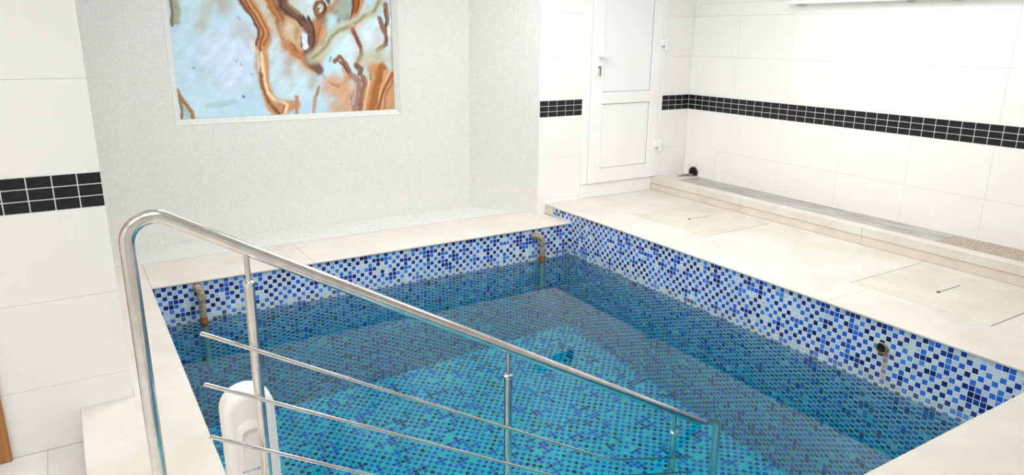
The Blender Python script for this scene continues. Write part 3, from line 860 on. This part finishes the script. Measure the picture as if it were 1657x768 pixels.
# ---------------------------------------------------------------- onyx picture panel
def onyx():
    t = empty('onyx_panel', 'large blue and brown banded onyx picture set into the pale niche wall', 'picture', loc=(1.67, NICHE_Y, PZ0))
    x0, x1, z0, z1, yb = .78, 2.563, 1.156, 2.46, NICHE_Y + .04
    nx, nz = 440, 320
    X, Z = np.meshgrid(np.linspace(x0, x1, nx), np.linspace(z0, z1, nz), indexing='ij')
    r = np.random.default_rng(5)
    def noise(fr, n=5):
        s = np.zeros_like(X)
        for k in range(n):
            for _ in range(4):
                a, ph = r.uniform(0, 2 * np.pi, 2)
                q = fr * 1.9 ** k * r.uniform(.7, 1.3)
                s += np.sin((X * np.cos(a) + Z * np.sin(a)) * q + ph) / 1.7 ** k
        return s / 5
    n1, n2, n3, n4, n5 = noise(7), noise(7), noise(16), noise(45, 3), noise(60, 3)
    wx, wz = X + .008 * n1 + .008 * n3 + .005 * n4, Z + .008 * n2 + .008 * n3 - .005 * n5
    L_ = lambda *c: np.array(lin(*c)[:3])
    g = np.clip(.5 + .35 * n2, 0, 1)[..., None]
    col = L_(182, 219, 238) * (1 - g) + L_(208, 233, 247) * g
    # bands of the stone, back to front: half width, colour, softness, strength, course (x, z)
    BANDS = [
        (0.0495,(204,228,242),1,0.8,[(0.83,1.865),(0.822,1.474)]),
        (0.0495,(196,226,236),1,0.8,[(0.856,2.107),(0.909,1.971),(0.919,1.854)]),
        (0.0297,(198,214,210),0.9,0.8,[(1.005,1.689),(1.094,1.761),(1.278,1.805)]),
        (0.0272,(192,214,216),0.9,0.8,[(1.005,1.689),(0.979,1.544),(1.061,1.419),(1.327,1.38)]),
        (0.1113,(214,228,252),0.7,0.9,[(1.119,1.652),(1.212,1.615),(1.189,1.503)]),
        (0.0322,(194,200,186),0.9,0.8,[(1.117,2.117),(1.045,1.974),(0.993,1.849)]),
        (0.0421,(184,176,156),0.9,0.8,[(1.174,2.096),(1.172,2.013)]),
        (0.0421,(196,192,200),0.9,0.8,[(1.306,1.848),(1.349,1.775)]),
        (0.0148,(176,206,206),0.9,0.7,[(0.986,1.26),(1.193,1.277)]),
        (0.0272,(166,160,136),0.6,0.9,[(0.812,2.105),(0.821,2.037),(0.839,1.969),(0.821,1.888)]),
        (0.0087,(122,106,86),0.5,0.9,[(0.796,2.104),(0.805,2.037),(0.811,1.945),(0.795,1.852)]),
        (0.0247,(160,185,195),0.8,0.8,[(0.812,1.279),(0.832,1.192)]),
        (0.0136,(176,124,72),0.4,1.0,[(0.777,1.378),(0.797,1.329),(0.824,1.279),(0.863,1.215),(0.878,1.127)]),
        (0.0099,(142,126,98),0.5,1.0,[(0.785,1.341),(0.795,1.243),(0.791,1.131)]),
        (0.0087,(120,132,164),0.6,1.0,[(1.255,1.305),(1.259,1.297)]),
        (0.0062,(150,150,160),0.8,0.6,[(1.271,1.932),(1.278,1.922)]),
        (0.0062,(150,150,160),0.8,0.6,[(1.282,1.92),(1.289,1.911)]),
        (0.0062,(150,150,160),0.8,0.6,[(1.336,1.482),(1.342,1.472)]),
        (0.0062,(150,150,160),0.8,0.6,[(0.915,1.545),(0.921,1.535)]),
        (0.0062,(150,150,160),0.8,0.6,[(1.228,1.59),(1.234,1.58)]),
        (0.0062,(150,150,160),0.8,0.6,[(1.262,1.565),(1.269,1.555)]),
        (0.0729,(206,206,192),0.6,1.0,[(1.438,2.148),(1.471,1.989),(1.545,1.862),(1.562,1.779)]),
        (0.0881,(202,208,214),0.9,0.7,[(1.556,1.695),(1.596,1.586),(1.615,1.5)]),
        (0.0494,(190,152,132),0.9,0.75,[(1.665,1.586),(1.666,1.524)]),
        (0.0529,(206,228,240),0.9,0.8,[(1.542,1.671),(1.499,1.441),(1.602,1.34)]),
        (0.0306,(192,178,158),0.9,0.7,[(1.846,1.534),(1.839,1.434),(1.809,1.378)]),
        (0.047,(208,232,244),0.9,0.8,[(1.718,1.536),(1.732,1.386),(1.713,1.286)]),
        (0.0705,(208,170,132),0.4,1.0,[(1.592,2.155),(1.628,1.993),(1.693,1.888),(1.699,1.792),(1.753,1.671),(1.812,1.603)]),
        (0.0705,(206,214,198),0.7,1.0,[(1.724,2.136),(1.767,2.044),(1.862,1.975)]),
        (0.0564,(214,232,240),0.7,1.0,[(1.829,2.046),(1.864,1.999),(1.874,1.963)]),
        (0.0294,(192,126,78),0.5,1.0,[(1.52,2.152),(1.545,2.014),(1.599,1.933),(1.622,1.839),(1.634,1.755),(1.69,1.671),(1.786,1.603),(1.859,1.534)]),
        (0.0094,(150,94,60),0.7,0.8,[(1.544,2.153),(1.571,2.015),(1.621,1.934),(1.64,1.839),(1.659,1.755),(1.715,1.671)]),
        (0.0094,(166,104,66),0.7,0.7,[(1.499,2.151),(1.521,2.013),(1.574,1.933),(1.597,1.839),(1.61,1.767)]),
        (0.04,(218,200,170),0.8,0.9,[(1.671,1.84),(1.68,1.792)]),
        (0.0188,(176,136,100),0.8,0.7,[(1.727,1.84),(1.716,1.768)]),
        (0.0435,(208,152,102),0.35,1.0,[(2.107,2.175),(2.099,2.029),(2.042,1.967),(1.973,1.892),(1.955,1.819),(1.936,1.732),(1.865,1.633)]),
        (0.0329,(190,134,92),0.5,1.0,[(2.044,1.991),(1.961,1.917),(1.881,1.867),(1.873,1.757),(1.842,1.67),(1.811,1.59)]),
        (0.0082,(170,112,72),0.7,0.8,[(2.094,2.175),(2.083,2.041),(2.017,1.979),(1.934,1.892),(1.915,1.806),(1.883,1.707),(1.839,1.633)]),
        (0.0106,(150,84,44),0.5,1.0,[(2.125,2.176),(2.106,2.017),(2.044,1.952),(1.991,1.893),(1.982,1.794),(1.935,1.717)]),
        (0.0306,(124,88,74),0.35,1.0,[(1.622,2.156),(1.635,2.017),(1.699,1.965),(1.746,1.924),(1.805,1.878),(1.838,1.805),(1.841,1.72),(1.809,1.658),(1.848,1.571),(1.89,1.514)]),
        (0.0071,(92,64,58),0.6,1.0,[(1.61,2.155),(1.62,2.016),(1.68,1.956),(1.732,1.912),(1.773,1.865)]),
        (0.0106,(100,66,54),0.6,1.0,[(1.834,1.926),(1.867,1.854),(1.869,1.757),(1.85,1.695)]),
        (0.0071,(168,128,108),0.6,0.8,[(1.652,2.157),(1.669,2.029),(1.725,1.984),(1.771,1.937)]),
        (0.0071,(84,62,58),0.6,1.0,[(1.759,1.937),(1.776,1.907)]),
        (0.0071,(84,62,58),0.6,1.0,[(1.79,1.937),(1.8,1.902)]),
        (0.0071,(84,62,58),0.6,1.0,[(1.829,1.944),(1.839,1.914)]),
        (0.0071,(84,62,58),0.6,1.0,[(1.761,1.786),(1.758,1.707)]),
        (0.0071,(84,62,58),0.6,1.0,[(1.758,1.707),(1.797,1.664)]),
        (0.0247,(224,236,252),0.45,1.0,[(1.789,1.787),(1.791,1.707)]),
        (0.0094,(250,250,255),0.6,1.0,[(1.8,1.72),(1.782,1.695)]),
        (0.0071,(90,66,58),0.6,1.0,[(1.818,1.787),(1.82,1.72)]),
        (0.0153,(138,96,72),0.4,1.0,[(1.89,2.012),(1.912,2.048),(1.957,2.056),(1.978,2.014),(1.964,1.959),(1.924,1.943),(1.901,1.976),(1.89,2.012)]),
        (0.0071,(96,58,44),0.5,1.0,[(1.976,2.044),(1.983,2.002),(1.964,1.963)]),
        (0.0165,(204,208,202),0.6,1.0,[(1.939,2.019),(1.93,1.995)]),
        (0.0094,(152,112,82),0.6,1.0,[(1.921,1.998),(1.913,1.97)]),
        (0.0129,(122,86,70),0.5,1.0,[(1.995,2.123),(2.009,2.061)]),
        (0.0541,(166,182,172),0.7,1.0,[(2.152,2.031),(2.119,1.932),(2.064,1.894)]),
        (0.0282,(190,222,232),0.7,1.0,[(2.039,1.918),(2.014,1.819)]),
        (0.0153,(128,112,98),0.6,1.0,[(2.091,1.907),(2.098,1.885)]),
        (0.0212,(140,150,146),0.7,0.8,[(2.16,1.945),(2.145,1.908)]),
        (0.0294,(168,96,54),0.4,1.0,[(2.267,2.182),(2.239,2.033),(2.229,1.971),(2.199,1.909)]),
        (0.0153,(212,152,104),0.5,1.0,[(2.317,2.184),(2.294,2.047),(2.249,1.972),(2.211,1.896)]),
        (0.0059,(120,64,38),0.6,1.0,[(2.287,2.183),(2.267,2.047),(2.236,1.971)]),
        (0.0071,(116,62,38),0.6,1.0,[(2.224,2.18),(2.211,2.008),(2.192,1.921)]),
        (0.0823,(218,240,248),0.8,0.9,[(2.136,1.758),(2.186,1.67)]),
        (0.0823,(222,240,246),0.8,0.9,[(2.36,1.861),(2.384,1.759)]),
        (0.0329,(200,202,178),0.8,0.9,[(2.514,2.167),(2.439,2.052),(2.409,2.001),(2.309,1.948),(2.224,1.884),(2.169,1.861),(2.087,1.832),(2.018,1.782),(1.975,1.72),(1.919,1.658),(1.851,1.621)]),
        (0.0118,(160,154,120),0.7,0.95,[(2.514,2.167),(2.439,2.052),(2.409,2.001),(2.309,1.948),(2.224,1.884),(2.169,1.861),(2.087,1.832),(2.018,1.782),(1.975,1.72),(1.919,1.658),(1.851,1.621)]),
        (0.0141,(194,150,108),0.8,0.9,[(2.162,1.858),(2.224,1.869)]),
        (0.0212,(196,206,186),0.9,0.7,[(2.341,2.036),(2.366,1.974)]),
        (0.0306,(214,202,196),0.8,0.6,[(2.221,1.821),(2.263,1.708),(2.243,1.58)]),
        (0.0165,(152,106,82),0.4,1.0,[(2.208,1.84),(2.245,1.759),(2.272,1.695),(2.274,1.631),(2.247,1.59)]),
        (0.0059,(106,72,60),0.6,1.0,[(2.221,1.815),(2.263,1.708),(2.264,1.644)]),
        (0.0423,(210,200,200),0.9,0.6,[(2.442,1.798),(2.424,1.708)]),
        (0.0176,(156,114,98),0.4,1.0,[(2.516,2.054),(2.522,1.953),(2.51,1.863)]),
        (0.0165,(142,106,92),0.4,1.0,[(2.451,1.938),(2.483,1.85),(2.513,1.799),(2.502,1.721),(2.466,1.695),(2.419,1.667)]),
        (0.0059,(98,70,62),0.6,1.0,[(2.507,2.016),(2.509,1.889),(2.518,1.747)]),
        (0.0141,(192,172,150),0.8,0.9,[(2.582,2.169),(2.572,1.838),(2.557,1.471)]),
        (0.0165,(226,226,220),0.7,1.0,[(2.537,1.863),(2.542,1.812)]),
        (0.0611,(196,190,152),0.9,0.85,[(2.333,1.579),(2.419,1.604),(2.473,1.538)]),
        (0.0235,(204,224,226),0.7,1.0,[(2.516,1.538),(2.508,1.498)]),
        (0.027,(206,160,120),0.6,1.0,[(2.124,1.543),(2.141,1.466),(2.124,1.408)]),
        (0.0153,(150,106,80),0.4,1.0,[(2.033,1.582),(2.072,1.622),(2.126,1.568),(2.163,1.504),(2.176,1.439)]),
        (0.0059,(100,74,62),0.6,1.0,[(2.06,1.588),(2.112,1.556),(2.149,1.491)]),
        (0.0082,(150,160,180),0.8,0.8,[(2.002,1.62),(1.993,1.589)]),
        (0.02,(140,96,76),0.45,1.0,[(2.227,1.548),(2.263,1.515),(2.252,1.47)]),
        (0.0646,(214,172,142),0.6,1.0,[(2.007,1.385),(2.087,1.357),(2.123,1.271),(2.114,1.114)]),
        (0.0106,(182,140,110),0.6,1.0,[(2.001,1.392),(2.061,1.375)]),
        (0.0423,(210,176,148),0.8,1.0,[(2.037,1.196),(2.046,1.117)]),
        (0.0552,(206,152,106),0.4,1.0,[(2.4,1.487),(2.352,1.369),(2.318,1.264),(2.289,1.105)]),
        (0.0094,(232,196,156),0.7,0.8,[(2.342,1.462),(2.323,1.37),(2.289,1.252),(2.261,1.107)]),
        (0.0317,(172,106,60),0.5,1.0,[(2.458,1.512),(2.409,1.368),(2.375,1.262),(2.346,1.102)]),
        (0.0153,(216,162,112),0.6,1.0,[(2.493,1.485),(2.442,1.314),(2.397,1.1)]),
        (0.0564,(206,156,112),0.5,1.0,[(2.54,1.391),(2.491,1.095)]),
        (0.0141,(164,98,56),0.5,1.0,[(2.557,1.471),(2.481,1.366),(2.433,1.26),(2.397,1.1)]),
        (0.0071,(176,116,74),0.6,1.0,[(2.571,1.431),(2.511,1.338),(2.478,1.245),(2.455,1.097)]),
        (0.0059,(226,180,134),0.7,1.0,[(2.528,1.471),(2.467,1.38),(2.41,1.248)]),
        (0.027,(168,132,118),0.45,1.0,[(2.188,1.452),(2.23,1.412),(2.227,1.347),(2.195,1.269),(2.184,1.11)]),
        (0.0188,(152,110,92),0.45,1.0,[(2.278,1.443),(2.293,1.384),(2.259,1.319),(2.241,1.241),(2.226,1.108)]),
        (0.0071,(206,182,172),0.7,0.8,[(2.173,1.433),(2.207,1.393),(2.2,1.321),(2.175,1.217)]),
        (0.0153,(206,214,206),0.6,1.0,[(2.297,1.476),(2.341,1.449),(2.333,1.423)]),
        (0.0094,(140,126,100),0.6,1.0,[(2.342,1.462),(2.34,1.422)]),
        (0.0118,(200,156,122),0.6,1.0,[(1.88,1.363),(1.85,1.281),(1.818,1.128)]),
        (0.0047,(150,120,104),0.7,1.0,[(1.888,1.382),(1.863,1.306)]),
        (0.0082,(160,160,170),0.8,0.7,[(1.926,1.47),(1.938,1.444)]),
        (0.0364,(206,152,106),0.35,1.0,[(1.3,2.154),(1.359,2.043),(1.419,1.93),(1.476,1.825),(1.472,1.778),(1.439,1.719),(1.427,1.671),(1.436,1.6),(1.423,1.528),(1.422,1.443),(1.428,1.37),(1.453,1.295),(1.507,1.231),(1.567,1.21)]),
        (0.0106,(120,80,70),0.5,1.0,[(1.293,2.075),(1.362,1.951),(1.423,1.836),(1.423,1.778),(1.394,1.719)]),
        (0.0082,(158,88,48),0.5,1.0,[(1.308,2.121),(1.356,2.014),(1.417,1.906),(1.462,1.825),(1.458,1.778),(1.426,1.707),(1.428,1.665)]),
        (0.0071,(172,104,62),0.6,1.0,[(1.323,2.155),(1.387,2.032),(1.449,1.93),(1.501,1.832),(1.497,1.778),(1.461,1.719)]),
        (0.0118,(150,96,66),0.5,1.0,[(1.405,1.516),(1.403,1.431),(1.413,1.358),(1.449,1.277),(1.51,1.2)]),
        (0.0106,(242,216,176),0.5,1.0,[(1.429,1.654),(1.435,1.552),(1.433,1.443),(1.454,1.338),(1.522,1.268),(1.601,1.24)]),
        (0.0094,(226,206,190),0.7,0.8,[(1.397,1.671),(1.406,1.564),(1.395,1.504)]),
        (0.0082,(196,150,112),0.7,0.8,[(1.474,1.659),(1.469,1.527),(1.454,1.418)]),
        (0.0317,(202,148,108),0.5,1.0,[(1.518,1.212),(1.58,1.213),(1.682,1.218)]),
        (0.0165,(190,146,116),0.6,1.0,[(1.69,1.287),(1.679,1.135)]),
        (0.0094,(132,86,62),0.5,1.0,[(1.488,1.232),(1.545,1.161)]),
        (0.0106,(238,208,168),0.6,1.0,[(1.565,1.26),(1.609,1.227),(1.596,1.171)]),
        (0.0059,(150,98,66),0.6,1.0,[(1.58,1.216),(1.571,1.166)]),
        (0.0141,(236,228,222),0.7,0.8,[(1.357,1.754),(1.379,1.671)]),
    ]
    step = lambda t_: t_ * t_ * (3 - 2 * t_)
    for w, c, soft, al, pl in BANDS:
        D = np.full(X.shape, 9.)
        for (ax, az), (bx, bz) in zip(pl, pl[1:]):
            dx, dz = bx - ax, bz - az
            s_ = np.clip(((wx - ax) * dx + (wz - az) * dz) / (dx * dx + dz * dz + 1e-9), 0, 1)
            D = np.minimum(D, np.hypot(wx - ax - s_ * dx, wz - az - s_ * dz))
        d = D / (w * (1.45 if w > .03 else 1.2) * (1 + .25 * n3 + .2 * n4))
        m = (step(np.clip((1 + soft - d) / (soft * 2), 0, 1)) * al)[..., None]
        col = col * (1 - m) + L_(*c) * (1 + .10 * n5[..., None]) * m
    col = col * (1 + .05 * n4[..., None])
    col = np.clip(col, 0, 1)
    co = np.stack([X, np.full_like(X, yb), Z], -1).reshape(-1, 3)
    idx = np.arange(nx * nz).reshape(nx, nz)
    fc = np.stack([idx[:-1, :-1], idx[1:, :-1], idx[1:, 1:], idx[:-1, 1:]], -1).reshape(-1, 4)
    k = len(co)
    extra = np.array([(x0, yb + .02, z0), (x1, yb + .02, z0), (x1, yb + .02, z1), (x0, yb + .02, z1)])
    co = np.concatenate([co, extra])
    c_ = [idx[0, 0], idx[-1, 0], idx[-1, -1], idx[0, -1]]
    sd = np.array([(c_[i], k + i, k + (i + 1) % 4, c_[(i + 1) % 4]) for i in range(4)] + [(k + 3, k + 2, k + 1, k)])
    fc = np.concatenate([fc, sd])
    me = bpy.data.meshes.new('onyx_slab')
    me.from_pydata(co.tolist(), [], fc.tolist())
    ca = me.color_attributes.new('Col', 'FLOAT_COLOR', 'POINT')
    c4 = np.ones((len(co), 4))
    c4[:k, :3] = col.reshape(-1, 3)
    c4[k:, :3] = .6
    ca.data.foreach_set('color', c4.ravel())
    me.materials.append(MATS['onyx'])
    o = link('onyx_slab', me, None, t)
    o.matrix_parent_inverse = t.matrix_world.inverted()
    # bevelled white surround, four mitred strips
    outer = [(PX0, PZ0), (PX1, PZ0), (PX1, PZ1), (PX0, PZ1)]
    inner = [(x0 - .001, z0 - .001), (x1 + .001, z0 - .001), (x1 + .001, z1 + .001), (x0 - .001, z1 + .001)]
    for i in range(4):
        j = (i + 1) % 4
        bm = bmesh.new()
        p = []
        for (ox, oz), (ix, iz) in ((outer[i], inner[i]), (outer[j], inner[j])):
            p.append([bm.verts.new((ox, NICHE_Y - .003, oz)), bm.verts.new((ix, yb - .004, iz)), bm.verts.new((ix, yb + .02, iz)), bm.verts.new((ox, yb + .02, oz))])
        for q in range(4):
            bm.faces.new((p[0][q], p[0][(q + 1) % 4], p[1][(q + 1) % 4], p[1][q]))
        bm.faces.new(p[0])
        bm.faces.new(p[1][::-1])
        s = build('surround_strip', bm, 'pale_mosaic', t)
        planar_uv(s)
onyx()

# ---------------------------------------------------------------- ceiling lamps, added out of view to light the room
for lx, ly, lab in ((-1.3, 1.1, 'at the left in front of the brown door'), (.2, 1.3, 'at the left in front of the white pier'), (2.6, 2.9, 'over the middle of the pool'), (3.1, 4.25, 'over the far right corner of the pool'),
                    (1.4, 4.25, 'in front of the niche'), (4.3, 3.0, 'over the right stone deck')):
    t = empty('added_ceiling_light', 'added unseen large square white ceiling lamp ' + lab, 'lamp', 'added ceiling lamps', loc=(lx, ly, CEIL))
    h = .5
    boxes('added_lamp_frame', [(lx - h, lx + h, ly - h, ly - h + .03, CEIL - .03, CEIL), (lx - h, lx + h, ly + h - .03, ly + h, CEIL - .03, CEIL),
                         (lx - h, lx - h + .03, ly - h + .03, ly + h - .03, CEIL - .03, CEIL), (lx + h - .03, lx + h, ly - h + .03, ly + h - .03, CEIL - .03, CEIL)], 'pvc', t)
    bm = bmesh.new()
    bm.faces.new([bm.verts.new((lx + a, ly + c, CEIL - .02)) for a, c in ((-h + .03, -h + .03), (-h + .03, h - .03), (h - .03, h - .03), (h - .03, -h + .03))])
    me = bpy.data.meshes.new('diffuser')
    bm.to_mesh(me)
    bm.free()
    o = link('diffuser', me, 'added_lamp_diffuser', t)
    o.matrix_parent_inverse = t.matrix_world.inverted()
